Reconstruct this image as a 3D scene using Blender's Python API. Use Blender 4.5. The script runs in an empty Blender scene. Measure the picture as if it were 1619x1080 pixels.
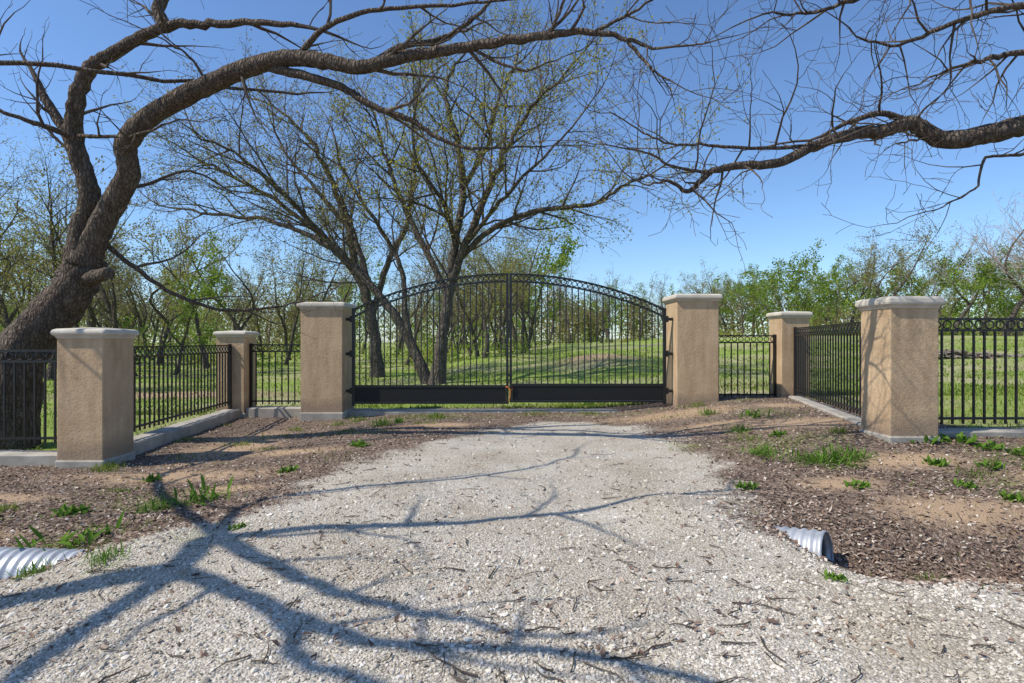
import bpy, math, random
import numpy as np
from mathutils import Vector
R=np.random.default_rng(7)
random.seed(7)
scn=bpy.context.scene
COL=scn.collection
EYE=1.5; F=900.0
def S(px,py,D):
    """survey helper: photo bearing + measured distance -> world point (m)"""
    return np.array([(px-809.5)/F*D, D, EYE-(py-540)/F*D])
def ss(a,b,x):
    t=np.clip((np.asarray(x,float)-a)/(b-a),0,1); return t*t*(3-2*t)
# ---------------------------------------------------------------- ground form
def wav(x,y):
    return (np.sin(1.7*x+.6*y)+np.sin(2.3*y-1.1*x+1)+np.sin(3.9*x+2.9*y+2)*.5+np.sin(-3.1*x+4.7*y)*.5+np.sin(7.3*x-5.1*y)*.25+np.sin(9.7*y+6.1*x)*.25)/3.5
def zf(x,y):
    x=np.asarray(x,float); y=np.asarray(y,float)
    z=-.08+.14*ss(-4.5,-1,x)+.28*ss(1.5,4.8,x)*ss(4.5,7.5,y)
    z=z-.34*np.exp(-((y-4.1)/.42)**2)*ss(1.95,2.5,x)*(1-ss(6,9,x))
    z=z+.10*np.exp(-((x-1.4)/.45)**2-((y-4.75)/.5)**2)+.09*np.exp(-((x+2.55)/.4)**2-((y-4.1)/.4)**2)
    z=z-.20*np.exp(-((y-4.05)/.4)**2)*(1-ss(-3.9,-2.9,x))
    z=z+.85*ss(18,60,y)*ss(-12,4,x)+.9*ss(8,26,x)*ss(14,50,y)
    z=z+.55*np.exp(-((x-3.8)/3.6)**2-((y-26)/5)**2)+.3*np.exp(-((x+1.2)/3)**2-((y-33)/4)**2)
    z=z+.018*wav(x,y)*(1+3*ss(13,25,y))+.008*wav(3.1*x+2,3.3*y)
    return z
def interp(yv,tab):
    a=np.array(tab); return np.interp(yv,a[:,0],a[:,1])
GL=[(2.9,-40),(3.5,-9),(3.75,-3.3),(4.0,-2.9),(4.4,-2.6),(5.3,-2.25),(6.6,-1.95),(8.3,-1.1),(9.4,-.2),(10.2,.6),(10.6,5)]
GR=[(2.7,40),(2.95,8),(3.2,3.1),(3.7,2.45),(4.0,2.15),(4.4,1.95),(5.3,2.0),(6.6,2.4),(8.3,2.35),(9.4,2.1),(10.2,1.4),(10.6,-5)]
def gravel(x,y):
    n=.32*wav(2*x,2*y)+.15*wav(6*x+1,5*y)
    l=x-interp(y,GL)+n; r=interp(y,GR)-x+n
    m=np.clip(np.minimum(l,r)/.7+.5,0,1)
    return m*(y>-3)
def grassm(x,y):
    b=ss(12.1,12.9,y+.2*wav(3*x,y))
    l=ss(5.7,6.3,-x)*ss(7.3,7.9,y); r=ss(5.6,6.6,x)*ss(7.2,7.8,y)
    return np.maximum(b,np.maximum(l,r))
def blobs(x,y,L):
    m=np.zeros_like(x)
    for cx,cy,a,b in L: m=np.maximum(m,np.exp(-((x-cx)/a)**2-((y-cy)/b)**2))
    return m
SOIL=[(2.9,10.3,1.6,.6),(-3.9,6.6,1.5,.4),(-4.2,8.6,.7,1.6),(4.2,8.3,1.1,.5),(3.6,3.7,1.0,.35),(-5.3,5.7,.8,.25),(3.8,4.9,.8,.35),(5.2,3.9,1.2,.3),(3.2,8.9,.8,.3),(-3.0,7.9,.8,.3),(-1.2,9.9,.8,.25),(4.9,10.3,.6,.4),(-4.6,4.6,.7,.25),(-2.9,5.9,.5,.2),(4.3,6.2,.8,.3),(3.2,5.6,.5,.25),(5.4,5.6,.6,.3)]
PATCH=[(-1.6,10.9,1.8,.6),(1.7,11.1,1.6,.35),(-3.6,5.6,.8,.5),(-3.3,4.7,.7,.3),(3.5,7.2,1.2,.6),(4.3,9.6,.9,.6),(5.9,6.3,1.3,.6),(5.0,5.4,1.0,.5),(-3.0,4.2,1.2,.25),(4.6,3.5,.7,.25),(-2.6,9.4,.8,.4),(4.4,11.2,.7,.3),(-4.9,5.0,.6,.3),(2.3,7.6,.4,.5)]
def soilm(x,y): return blobs(x,y,SOIL)
def patchm(x,y): return blobs(x,y,PATCH)
# ---------------------------------------------------------------- mesh helpers
class Buf:
    def __init__(s): s.V=[];s.n=0;s.F={}
    def add(s,V,F,m=0):
        V=np.asarray(V,float).reshape(-1,3);F=np.asarray(F,int)
        s.V.append(V); s.F.setdefault((F.shape[1],m),[]).append(F+s.n); s.n+=len(V)
    def mesh(s,name,mats,smooth=False):
        me=bpy.data.meshes.new(name)
        if not s.V: return me
        V=np.concatenate(s.V); me.vertices.add(len(V)); me.vertices.foreach_set('co',V.astype(np.float32).ravel())
        L=[];tot=[];mi=[]
        for (k,m),fs in s.F.items():
            f=np.concatenate(fs); L.append(f.ravel()); tot.append(np.full(len(f),k)); mi.append(np.full(len(f),m))
        L=np.concatenate(L);tot=np.concatenate(tot);mi=np.concatenate(mi)
        st=np.concatenate([[0],np.cumsum(tot)[:-1]])
        me.loops.add(len(L)); me.loops.foreach_set('vertex_index',L.astype(np.int32))
        me.polygons.add(len(tot)); me.polygons.foreach_set('loop_start',st.astype(np.int32)); me.polygons.foreach_set('loop_total',tot.astype(np.int32))
        me.polygons.foreach_set('material_index',mi.astype(np.int32))
        me.polygons.foreach_set('use_smooth',np.full(len(tot),smooth))
        for m in mats: me.materials.append(m)
        me.update(calc_edges=True); return me
def obj(name,me,parent=None,loc=None,**kw):
    o=bpy.data.objects.new(name,me); COL.objects.link(o)
    if parent is not None: o.parent=parent
    if loc is not None: o.location=loc
    for k,v in kw.items(): o[k]=v
    return o
def empty(name,loc,label,cat,group=None):
    o=bpy.data.objects.new(name,None); COL.objects.link(o); o.location=loc; o.empty_display_size=.3
    o['label']=label;o['category']=cat
    if group:o['group']=group
    return o
def tube(b,P,rad,k,m=0,closed=False):
    P=np.asarray(P,float);n=len(P)
    T=np.gradient(P,axis=0)
    if closed: T=np.roll(P,-1,0)-np.roll(P,1,0)
    T/= (np.linalg.norm(T,axis=1)[:,None]+1e-9)
    ref=np.zeros(3); ref[np.argmin(np.abs(T).sum(0))]=1
    U=np.cross(T,ref); U/=(np.linalg.norm(U,axis=1)[:,None]+1e-9); W=np.cross(T,U)
    a=np.arange(k)*2*math.pi/k
    rad=np.broadcast_to(rad,(n,)) if np.ndim(rad)<2 else rad
    rr=rad[:,None,None] if np.ndim(rad)==1 else rad[:,:,None]
    V=P[:,None,:]+rr*(np.cos(a)[None,:,None]*U[:,None,:]+np.sin(a)[None,:,None]*W[:,None,:])
    i=np.arange(n if closed else n-1)[:,None]; j=np.arange(k)[None,:]
    i2=(i+1)%n; j2=(j+1)%k
    Fq=np.stack([i*k+j,i*k+j2,i2*k+j2,i2*k+j],-1).reshape(-1,4)
    b.add(V.reshape(-1,3),Fq,m)
    if not closed and k>=6:
        b.add(np.concatenate([V[0],[P[0]]]),[[j_,k,(j_+1)%k] for j_ in range(k)],m)
        b.add(np.concatenate([V[-1],[P[-1]+T[-1]*rad[-1].mean()*.6]]),[[(j_+1)%k,k,j_] for j_ in range(k)],m)
BOXF=[[0,1,3,2],[4,6,7,5],[0,4,5,1],[2,3,7,6],[0,2,6,4],[1,5,7,3]]
def bar(b,a,c,w,h,up=(0,0,1),m=0):
    a=np.array(a,float);c=np.array(c,float);t=c-a;t/=np.linalg.norm(t)
    up=np.array(up,float)
    if abs(t@up)>.95: up=np.array([0,1.,0])
    s=np.cross(t,up);s/=np.linalg.norm(s);u=np.cross(s,t)
    V=[p+sx*s*w/2+uz*u*h/2 for p in(a,c) for sx in(-1,1) for uz in(-1,1)]
    b.add(V,BOXF,m)
def loft(b,rings,bev=.012,seg=2,m=0):
    vs=[]
    for h,z in rings:
        r=min(bev,h*.5); pts=[]
        for q,(sx,sy) in enumerate([(1,1),(-1,1),(-1,-1),(1,-1)]):
            for s_ in range(seg+1):
                an=q*math.pi/2+s_/seg*math.pi/2
                pts.append((sx*(h-r)+r*math.cos(an),sy*(h-r)+r*math.sin(an),z))
        vs.append(pts)
    k=len(vs[0]); V=[p for r_ in vs for p in r_]; Fq=[]
    for i in range(len(vs)-1):
        for j in range(k): Fq.append([i*k+j,i*k+(j+1)%k,(i+1)*k+(j+1)%k,(i+1)*k+j])
    top=vs[-1]; c=np.mean(top,0); n0=len(V); V.append(tuple(c))
    b.add(V,Fq,m)
    off=(len(vs)-1)*k; b.F.setdefault((3,m),[]).append(np.array([[off+j,off+(j+1)%k,n0] for j in range(k)])+b.n-len(V))
# ---------------------------------------------------------------- materials
def mat(name):
    m=bpy.data.materials.new(name); m.use_nodes=True; nt=m.node_tree; nt.nodes.clear()
    return m,nt
def ramp(nt,fac,stops,interp='LINEAR'):
    r=nt.nodes.new('ShaderNodeValToRGB'); r.color_ramp.interpolation=interp
    e=r.color_ramp.elements
    while len(e)<len(stops): e.new(.5)
    for i,(p,c) in enumerate(stops):
        e[i].position=p; e[i].color=(*c,1) if len(c)==3 else c
    nt.links.new(fac,r.inputs[0]); return r.outputs[0]
def mix(nt,f,a,b,mode='MIX'):
    n=nt.nodes.new('ShaderNodeMix'); n.data_type='RGBA'; n.blend_type=mode
    for s,i in((f,0),(a,6),(b,7)):
        if isinstance(s,(int,float)): n.inputs[i].default_value=s
        elif isinstance(s,tuple): n.inputs[i].default_value=(*s,1)
        else: nt.links.new(s,n.inputs[i])
    return n.outputs[2]
def math_(nt,op,a,b=None,clamp=False):
    n=nt.nodes.new('ShaderNodeMath'); n.operation=op; n.use_clamp=clamp
    for i,s in enumerate((a,b)):
        if s is None: continue
        if isinstance(s,(int,float)): n.inputs[i].default_value=s
        else: nt.links.new(s,n.inputs[i])
    return n.outputs[0]
def coords(nt,kind='Object',scale=(1,1,1)):
    c=nt.nodes.new('ShaderNodeTexCoord'); mp=nt.nodes.new('ShaderNodeMapping'); mp.inputs['Scale'].default_value=scale
    nt.links.new(c.outputs[kind],mp.inputs[0]); return mp.outputs[0]
def noise(nt,co,scale,detail=4,rough=.55):
    n=nt.nodes.new('ShaderNodeTexNoise'); n.inputs['Scale'].default_value=scale;n.inputs['Detail'].default_value=detail;n.inputs['Roughness'].default_value=rough
    nt.links.new(co,n.inputs['Vector']); return n.outputs['Fac']
def voro(nt,co,scale,out='Color',feat='F1'):
    n=nt.nodes.new('ShaderNodeTexVoronoi'); n.feature=feat; n.inputs['Scale'].default_value=scale; nt.links.new(co,n.inputs['Vector']); return n.outputs[out]
def finish(nt,col,rough=.85,bump=None,bstr=.5,bdist=.02,metal=0,spec=.3):
    p=nt.nodes.new('ShaderNodeBsdfPrincipled'); o=nt.nodes.new('ShaderNodeOutputMaterial')
    if isinstance(col,tuple): p.inputs['Base Color'].default_value=(*col,1)
    else: nt.links.new(col,p.inputs['Base Color'])
    p.inputs['Roughness'].default_value=rough; p.inputs['Metallic'].default_value=metal; p.inputs['Specular IOR Level'].default_value=spec
    if bump is not None:
        bn=nt.nodes.new('ShaderNodeBump'); bn.inputs['Strength'].default_value=bstr; bn.inputs['Distance'].default_value=bdist
        nt.links.new(bump,bn.inputs['Height']); nt.links.new(bn.outputs[0],p.inputs['Normal'])
    nt.links.new(p.outputs[0],o.inputs[0]); return p
def bark(name,c1,c2,c3,sc=1.0):
    m,nt=mat(name); co=coords(nt,'Object',(1,1,.35)); n1=noise(nt,co,14*sc,6,.65); v=voro(nt,co,22*sc,'Distance','DISTANCE_TO_EDGE')
    n2=noise(nt,coords(nt),2.0,3)
    col=ramp(nt,n1,[(.3,c1),(.5,c2),(.72,c3)]); col=mix(nt,math_(nt,'MULTIPLY',n2,.5),col,c3)
    crack=ramp(nt,v,[(0,(.35,.35,.35)),(.16,(1,1,1))]); col=mix(nt,.8,col,crack,'MULTIPLY')
    h=math_(nt,'ADD',math_(nt,'MULTIPLY',v,1.5),n1)
    finish(nt,col,.95,h,1.0,.05,spec=.1); return m
BARK=bark('bark_furrowed',(.04,.03,.022),(.12,.09,.068),(.25,.205,.16))
BARKG=bark('bark_grey',(.04,.034,.028),(.10,.082,.066),(.20,.17,.14),.6)
def simple(name,c1,c2,rough=.9,sc=8):
    m,nt=mat(name); n1=noise(nt,coords(nt),sc,3); finish(nt,ramp(nt,n1,[(.3,c1),(.7,c2)]),rough,spec=.1); return m
TWIG=simple('twig',(.055,.042,.032),(.14,.11,.085))
TWIGW=simple('twig_woodland',(.10,.08,.06),(.22,.18,.14))
TWIGP=simple('twig_pale',(.20,.165,.14),(.38,.33,.285))
def leafmat(name,cols,trans=.4):
    m,nt=mat(name); g=nt.nodes.new('ShaderNodeNewGeometry'); col=ramp(nt,g.outputs['Random Per Island'],cols)
    n1=noise(nt,coords(nt),.6,3); col=mix(nt,1.0,col,ramp(nt,n1,[(.3,(.6,.65,.6)),(.7,(1.15,1.1,1.0))]),'MULTIPLY')
    d=nt.nodes.new('ShaderNodeBsdfDiffuse');t=nt.nodes.new('ShaderNodeBsdfTranslucent');mx=nt.nodes.new('ShaderNodeMixShader');o=nt.nodes.new('ShaderNodeOutputMaterial')
    mx.inputs[0].default_value=trans
    nt.links.new(col,d.inputs[0]);nt.links.new(col,t.inputs[0]);nt.links.new(d.outputs[0],mx.inputs[1]);nt.links.new(t.outputs[0],mx.inputs[2]);nt.links.new(mx.outputs[0],o.inputs[0]); return m
LY=leafmat('leaf_yellow_green',[(0,(.26,.26,.05)),(.5,(.38,.37,.08)),(1,(.45,.40,.13))],.45)
LG=leafmat('leaf_fresh_green',[(0,(.15,.24,.04)),(.5,(.25,.36,.06)),(1,(.36,.43,.11))],.5)
LO=leafmat('leaf_olive',[(0,(.19,.18,.08)),(.5,(.29,.27,.11)),(1,(.38,.33,.17))],.4)
LGR=leafmat('grass_blade',[(0,(.12,.20,.03)),(.6,(.25,.34,.06)),(1,(.42,.41,.16))],.45)
LW=leafmat('weed_leaf',[(0,(.10,.21,.03)),(1,(.20,.33,.06))],.35)
m,nt=mat('stucco'); co=coords(nt); n1=noise(nt,co,2.2,5); n2=noise(nt,co,60,6,.7); n3=noise(nt,coords(nt,'Object',(3,3,.5)),3,4)
col=ramp(nt,n1,[(.25,(.48,.335,.205)),(.6,(.58,.42,.26)),(.85,(.63,.47,.305))])
col=mix(nt,.8,col,ramp(nt,n3,[(.3,(.76,.73,.70)),(.6,(1,1,1))]),'MULTIPLY')
sx=nt.nodes.new('ShaderNodeSeparateXYZ'); nt.links.new(co,sx.inputs[0])
dz=math_(nt,'ADD',sx.outputs[2],math_(nt,'MULTIPLY',n1,-.5))
col=mix(nt,ramp(nt,dz,[(.0,(.75,.75,.75)),(.2,(0,0,0))]),col,(.30,.215,.15))
n4=noise(nt,co,26,4,.6)
col=mix(nt,.35,col,ramp(nt,n4,[(.3,(.8,.8,.8)),(.6,(1.05,1.05,1.05))]),'MULTIPLY')
finish(nt,col,.95,math_(nt,'ADD',n2,math_(nt,'MULTIPLY',n4,1.0)),.75,.011,spec=.1); STUCCO=m
def conc(name,a,b):
    m,nt=mat(name); co=coords(nt); n1=noise(nt,co,3,6,.65); n2=noise(nt,co,80,3)
    finish(nt,ramp(nt,n1,[(.3,a),(.7,b)]),.9,n2,.4,.006,spec=.2); return m
CAP=conc('cap_stone',(.42,.375,.30),(.62,.565,.47)); CONC=conc('concrete',(.26,.235,.195),(.46,.42,.36))
m,nt=mat('black_metal'); n1=noise(nt,coords(nt),6,4); finish(nt,ramp(nt,n1,[(.3,(.008,.008,.008)),(.8,(.018,.017,.016))]),.38,spec=.5); METAL=m
m,nt=mat('black_mesh_panel'); ck=voro(nt,coords(nt),70,'Distance','DISTANCE_TO_EDGE'); finish(nt,ramp(nt,ck,[(0,(.03,.03,.03)),(.1,(.008,.008,.008))]),.5,ck,.6,.004); PANEL=m
m,nt=mat('galvanised'); n1=noise(nt,coords(nt),9,4); finish(nt,ramp(nt,n1,[(.3,(.38,.39,.40)),(.7,(.6,.61,.62))]),.42,n1,.2,.01,metal=.4); GALV=m
m,nt=mat('orange_strap'); n1=noise(nt,coords(nt),30,2); finish(nt,ramp(nt,n1,[(.3,(.5,.12,.03)),(.7,(.65,.2,.05))]),.6); ORANGE=m
def island(name,cols,rough=.9):
    m,nt=mat(name); g=nt.nodes.new('ShaderNodeNewGeometry'); c=ramp(nt,g.outputs['Random Per Island'],cols)
    n1=noise(nt,coords(nt),60,3); c=mix(nt,.5,c,ramp(nt,n1,[(.3,(.7,.7,.7)),(.7,(1.1,1.1,1.1))]),'MULTIPLY')
    n2=noise(nt,coords(nt),1.3,4); c=mix(nt,.9,c,ramp(nt,n2,[(.35,(.82,.78,.72)),(.62,(1.05,1.04,1.03))]),'MULTIPLY')
    finish(nt,c,rough,spec=.15); return m
STONE=island('gravel_stone',[(0,(.28,.25,.205)),(.25,(.49,.445,.375)),(.6,(.63,.58,.495)),(.9,(.72,.675,.60)),(1,(.79,.76,.71))])
LITTER=island('leaf_litter',[(0,(.10,.068,.052)),(.4,(.24,.165,.125)),(.75,(.38,.29,.225)),(.93,(.5,.41,.33)),(1,(.6,.54,.47))])
ROCK=island('field_stone',[(0,(.12,.10,.08)),(.5,(.22,.19,.15)),(1,(.34,.29,.24))])
m,nt=mat('ground_surface'); co=coords(nt)
at_=nt.nodes.new('ShaderNodeAttribute'); at_.attribute_name='cover'; sp=nt.nodes.new('ShaderNodeSeparateColor'); nt.links.new(at_.outputs['Color'],sp.inputs[0])
nb=noise(nt,co,9,6,.7); nbb=noise(nt,co,1.2,5,.6); nf=noise(nt,co,70,4,.7); nbig=noise(nt,co,.25,4,.6)
v1=voro(nt,co,75); v1d=voro(nt,co,75,'Distance'); v2=voro(nt,co,52); v2d=voro(nt,co,52,'Distance')
def hard(mask,wid=.25):
    t=math_(nt,'ADD',mask,math_(nt,'MULTIPLY',math_(nt,'SUBTRACT',nb,.5),1.3)); return ramp(nt,t,[(.5-wid,(0,0,0)),(.5+wid,(1,1,1))])
sv=nt.nodes.new('ShaderNodeSeparateColor'); nt.links.new(v1,sv.inputs[0]); sv2=nt.nodes.new('ShaderNodeSeparateColor'); nt.links.new(v2,sv2.inputs[0])
grav=ramp(nt,sv.outputs[0],[(0,(.41,.365,.295)),(.4,(.55,.50,.42)),(.8,(.63,.58,.50)),(1,(.72,.675,.60))])
grav=mix(nt,.5,grav,ramp(nt,v1d,[(.35,(1,1,1)),(.8,(.5,.47,.42))]),'MULTIPLY')
grav=mix(nt,.9,grav,ramp(nt,nbb,[(.3,(.74,.69,.62)),(.65,(1.05,1.05,1.04))]),'MULTIPLY')
mul=ramp(nt,sv2.outputs[0],[(0,(.10,.07,.052)),(.5,(.21,.15,.112)),(.9,(.34,.26,.20)),(1,(.44,.36,.29))])
mul=mix(nt,.6,mul,ramp(nt,v2d,[(.3,(1,1,1)),(.8,(.4,.4,.4))]),'MULTIPLY')
soil=mix(nt,nf,(.36,.235,.14),(.52,.38,.25))
grs=ramp(nt,noise(nt,co,2.2,8,.75),[(.3,(.12,.19,.035)),(.5,(.23,.31,.06)),(.7,(.34,.36,.11))])
grs=mix(nt,ramp(nt,nbig,[(.46,(0,0,0)),(.64,(.8,.8,.8))]),grs,(.42,.36,.22))
c=mix(nt,hard(sp.outputs[2]),mul,soil); c=mix(nt,hard(sp.outputs[0]),c,grav); c=mix(nt,hard(sp.outputs[1]),c,grs)
h=math_(nt,'ADD',math_(nt,'MULTIPLY',v1d,-1.0),nf); finish(nt,c,.95,h,.8,.014,spec=.1); GROUND=m
# ---------------------------------------------------------------- ground sheet
def axis(lo,hi,step,far_lo,far_hi,g=1.13):
    a=list(np.arange(lo,hi+1e-6,step)); s=step;x=hi
    while x<far_hi: s*=g;x+=s;a.append(x)
    s=step;x=lo;b=[]
    while x>far_lo: s*=g;x-=s;b.append(x)
    return np.array(b[::-1]+a)
xs=axis(-8.5,8.5,.07,-600,600);ys=axis(1.2,14,.07,-60,900,1.08)
X,Y=np.meshgrid(xs,ys); Z=zf(X,Y); nx,ny=len(xs),len(ys)
b=Buf(); i=np.arange(ny-1)[:,None]*nx;j=np.arange(nx-1)[None,:]
Fq=np.stack([i+j,i+j+1,i+j+1+nx,i+j+nx],-1).reshape(-1,4)
b.add(np.stack([X,Y,Z],-1).reshape(-1,3),Fq); me=b.mesh('ground',[GROUND],True)
ca=me.color_attributes.new('cover','FLOAT_COLOR','POINT')
gx,gy=X.ravel(),Y.ravel(); G=gravel(gx,gy)
gr=np.maximum(grassm(gx,gy),.38*patchm(gx,gy))
bare=np.exp(-((gx-3.8)/2.6)**2-((gy-25)/2.5)**2)*.8+np.exp(-((gx+10)/5)**2-((gy-17)/1.6)**2)*.9+np.exp(-((gx+3)/3)**2-((gy-15)/.7)**2)*.5+np.exp(-((gx-6)/4)**2-((gy-15)/.6)**2)*.6
cc=np.stack([G,np.clip(gr-bare,0,1),np.clip(soilm(gx,gy)+bare,0,1)*.9,np.ones_like(G)],-1)
ca.data.foreach_set('color',cc.astype(np.float32).ravel())
g=obj('ground',me); g['kind']='structure'
# ---------------------------------------------------------------- scatter
ph=(1+5**.5)/2
ICO=np.array([(-1,ph,0),(1,ph,0),(-1,-ph,0),(1,-ph,0),(0,-1,ph),(0,1,ph),(0,-1,-ph),(0,1,-ph),(ph,0,-1),(ph,0,1),(-ph,0,-1),(-ph,0,1)])/1.9
ICF=np.array([(0,11,5),(0,5,1),(0,1,7),(0,7,10),(0,10,11),(1,5,9),(5,11,4),(11,10,2),(10,7,6),(7,1,8),(3,9,4),(3,4,2),(3,2,6),(3,6,8),(3,8,9),(4,9,5),(2,4,11),(6,2,10),(8,6,7),(9,8,1)])
def stones(b,x,y,s,sink=.15,z=None):
    n=len(x); a=R.uniform(0,6.28,n); sc=np.stack([s*R.uniform(.8,1.3,n),s*R.uniform(.6,1,n),s*R.uniform(.4,.75,n)],-1)
    P=ICO[None]*(1+R.normal(0,.16,(n,12,1)))*sc[:,None,:]
    ca_,sa=np.cos(a)[:,None],np.sin(a)[:,None]
    tl=R.normal(0,.3,(n,1)); Px=P[...,0]*ca_-P[...,1]*sa; Py=P[...,0]*sa+P[...,1]*ca_; Pz=P[...,2]+tl*P[...,0]
    zz=zf(x,y) if z is None else z
    V=np.stack([Px+x[:,None],Py+y[:,None],Pz+(zz+s*sink)[:,None]],-1)
    Fa=ICF[None]+12*np.arange(n)[:,None,None]; b.add(V.reshape(-1,3),Fa.reshape(-1,3))
def sample(n,x0,x1,y0,y1,pw=1.6):
    """denser where the drive meets the road"""
    u=R.uniform(0,1,n); e=1-pw; y=(y0**e+u*(y1**e-y0**e))**(1/e); x=R.uniform(-1,1,n)*np.minimum(y*1.02+.6,max(abs(x0),x1))
    return x,y
b=Buf(); x,y=sample(110000,-9,9,1.75,10.6,2.1); pk=.4+.6*np.clip(.5+wav(1.5*x+3,1.8*y)*1.2,0,1); k=R.uniform(0,1,len(x))<gravel(x,y)**1.3*pk; x,y=x[k],y[k]
s=np.clip(R.lognormal(-5.24,.43,len(x)),.003,.019)*(1+.06*y); stones(b,x,y,s)
x,y=sample(4500,-9,9,1.8,9,1.6); k=R.uniform(0,1,len(x))>gravel(x,y)*.8; x,y=x[k],y[k]; stones(b,x,y,R.uniform(.005,.016,len(x)))
o=obj('gravel',b.mesh('gravel',[STONE])); o['kind']='stuff'; o['label']='crushed white limestone gravel spread over the driveway'; o['category']='gravel'
def litter(b,x,y,s,m=0):
    n=len(x); a=R.uniform(0,6.28,n); c,s_=np.cos(a),np.sin(a)
    Q=np.array([(-1,0,0),(0,-.45,.25),(1,0,.1),(0,.45,.25)])[None]*s[:,None,None]*(1+R.normal(0,.2,(n,4,1)))
    tx,ty=R.normal(0,.35,(2,n,1)); q0,q1=Q[...,0],Q[...,1]
    V=np.stack([q0*c[:,None]-q1*s_[:,None]+x[:,None],q0*s_[:,None]+q1*c[:,None]+y[:,None],Q[...,2]*R.choice([-1,1],(n,1))+tx*q0+ty*q1+(zf(x,y)+s*.3+.003)[:,None]],-1)
    b.add(V.reshape(-1,3),np.array([[0,1,2,3]])[None].repeat(n,0).reshape(-1,4)+4*np.arange(n)[:,None],m)
b=Buf(); x,y=sample(120000,-9,9,2.6,12.6,1.25)
g_=gravel(x,y); k=(R.uniform(0,1,len(x))<(1-g_)*(1-.92*soilm(x,y))*(1-.9*grassm(x,y))*(.45+.55*np.clip(.6+wav(2.5*x+5,2.5*y),0,1))+.03); x,y=x[k],y[k]
litter(b,x,y,R.uniform(.010,.028,len(x)))
o=obj('leaf_litter',b.mesh('leaf_litter',[LITTER])); o['kind']='stuff'; o['label']='brown dry leaf litter and bark mulch beside the drive'; o['category']='leaf litter'
b=Buf()
for i in range(520):
    x,y=sample(1,-8,8,1.9,11,1.7); x,y=float(x[0]),float(y[0]); a=R.uniform(0,6.28); L=R.uniform(.05,.26)*(2 if R.uniform()<.06 else 1); n=5
    P=[]
    for q in range(n):
        P.append((x,y,float(zf(x,y))+.012)); a+=R.normal(0,.45); x+=math.cos(a)*L/n; y+=math.sin(a)*L/n
    tube(b,P,np.linspace(.0045,.002,n)*R.uniform(.6,1.4),4)
o=obj('fallen_twigs',b.mesh('fallen_twigs',[TWIG])); o['kind']='stuff'; o['label']='small dark fallen twigs lying on the gravel'; o['category']='twigs'
def blades(b,x,y,h,w,m=0,z=None,lean=.6):
    n=len(x); a=R.uniform(0,6.28,n); d=np.stack([np.cos(a),np.sin(a)],-1); la=R.uniform(0,6.28,n); l=np.abs(R.normal(0,lean,n))*h
    zz=zf(x,y)-.01 if z is None else z
    B0=np.stack([x-d[:,0]*w/2,y-d[:,1]*w/2,zz],-1);B1=np.stack([x+d[:,0]*w/2,y+d[:,1]*w/2,zz],-1)
    off=np.stack([np.cos(la)*l,np.sin(la)*l,h],-1); mid=off*np.array([.35,.35,.6])
    M0=B0*.9+B1*.1+mid;M1=B0*.1+B1*.9+mid; T=(B0+B1)/2+off
    V=np.stack([B0,B1,M1,M0,T],1); idx=5*np.arange(n)[:,None]
    b.add(V.reshape(-1,3),np.array([[0,1,2,3]])+idx,m); fs=np.array([[3,2,4]])+idx
    b.F.setdefault((3,m),[]).append(fs+(b.n-5*n))
b=Buf()
n=90000; y=12.2+R.uniform(0,1,n)**1.8*30; x=R.uniform(-1,1,n)*(y*.98); dn=np.clip(wav(x*.7,y*.7)+.4,0,1); dn=dn*(1-np.clip(np.exp(-((x-3.8)/2.6)**2-((y-25)/2.5)**2)+np.exp(-((x+10)/5)**2-((y-17)/1.6)**2),0,1)*.85)
k=R.uniform(0,1,n)<.12+.8*dn; x,y=x[k],y[k]
blades(b,x,y,R.uniform(.02,.08,len(x))*(1+.02*y),.010+.0011*y)
n=11000; y=R.uniform(7.6,13,n); x=R.uniform(6,13,n)*R.choice([-1,1],n); k=R.uniform(0,1,n)<.3+.7*np.clip(wav(2*x,2*y)+.4,0,1);x,y=x[k],y[k]; blades(b,x,y,R.uniform(.03,.12,len(x)),np.full(len(x),.013))
n=60000; y=R.uniform(3,12.3,n); x=R.uniform(-7,7,n); k=(R.uniform(0,1,n)<patchm(x,y)**1.6*.8*(wav(4*x,4*y)>0)*(1-.9*gravel(x,y)))|(R.uniform(0,1,n)<.015*(1-gravel(x,y))); x,y=x[k],y[k]; blades(b,x,y,R.uniform(.02,.07,len(x)),np.full(len(x),.008),lean=.9)
for q in range(60):
    cx,cy=R.uniform(-6.5,6.5),R.uniform(3.3,11.8)
    if gravel(np.array([cx]),np.array([cy]))[0]>.3: continue
    n=int(R.uniform(15,110)); rr_=R.uniform(.03,.2); x=cx+R.normal(0,rr_,n);y=cy+R.normal(0,rr_*.7,n); blades(b,x,y,R.uniform(.03,.11,n)*R.uniform(.5,1.2),np.full(n,.009),lean=.8)
o=obj('grass',b.mesh('grass',[LGR])); o['kind']='stuff'; o['label']='green spring grass growing over the field'; o['category']='grass'
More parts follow.
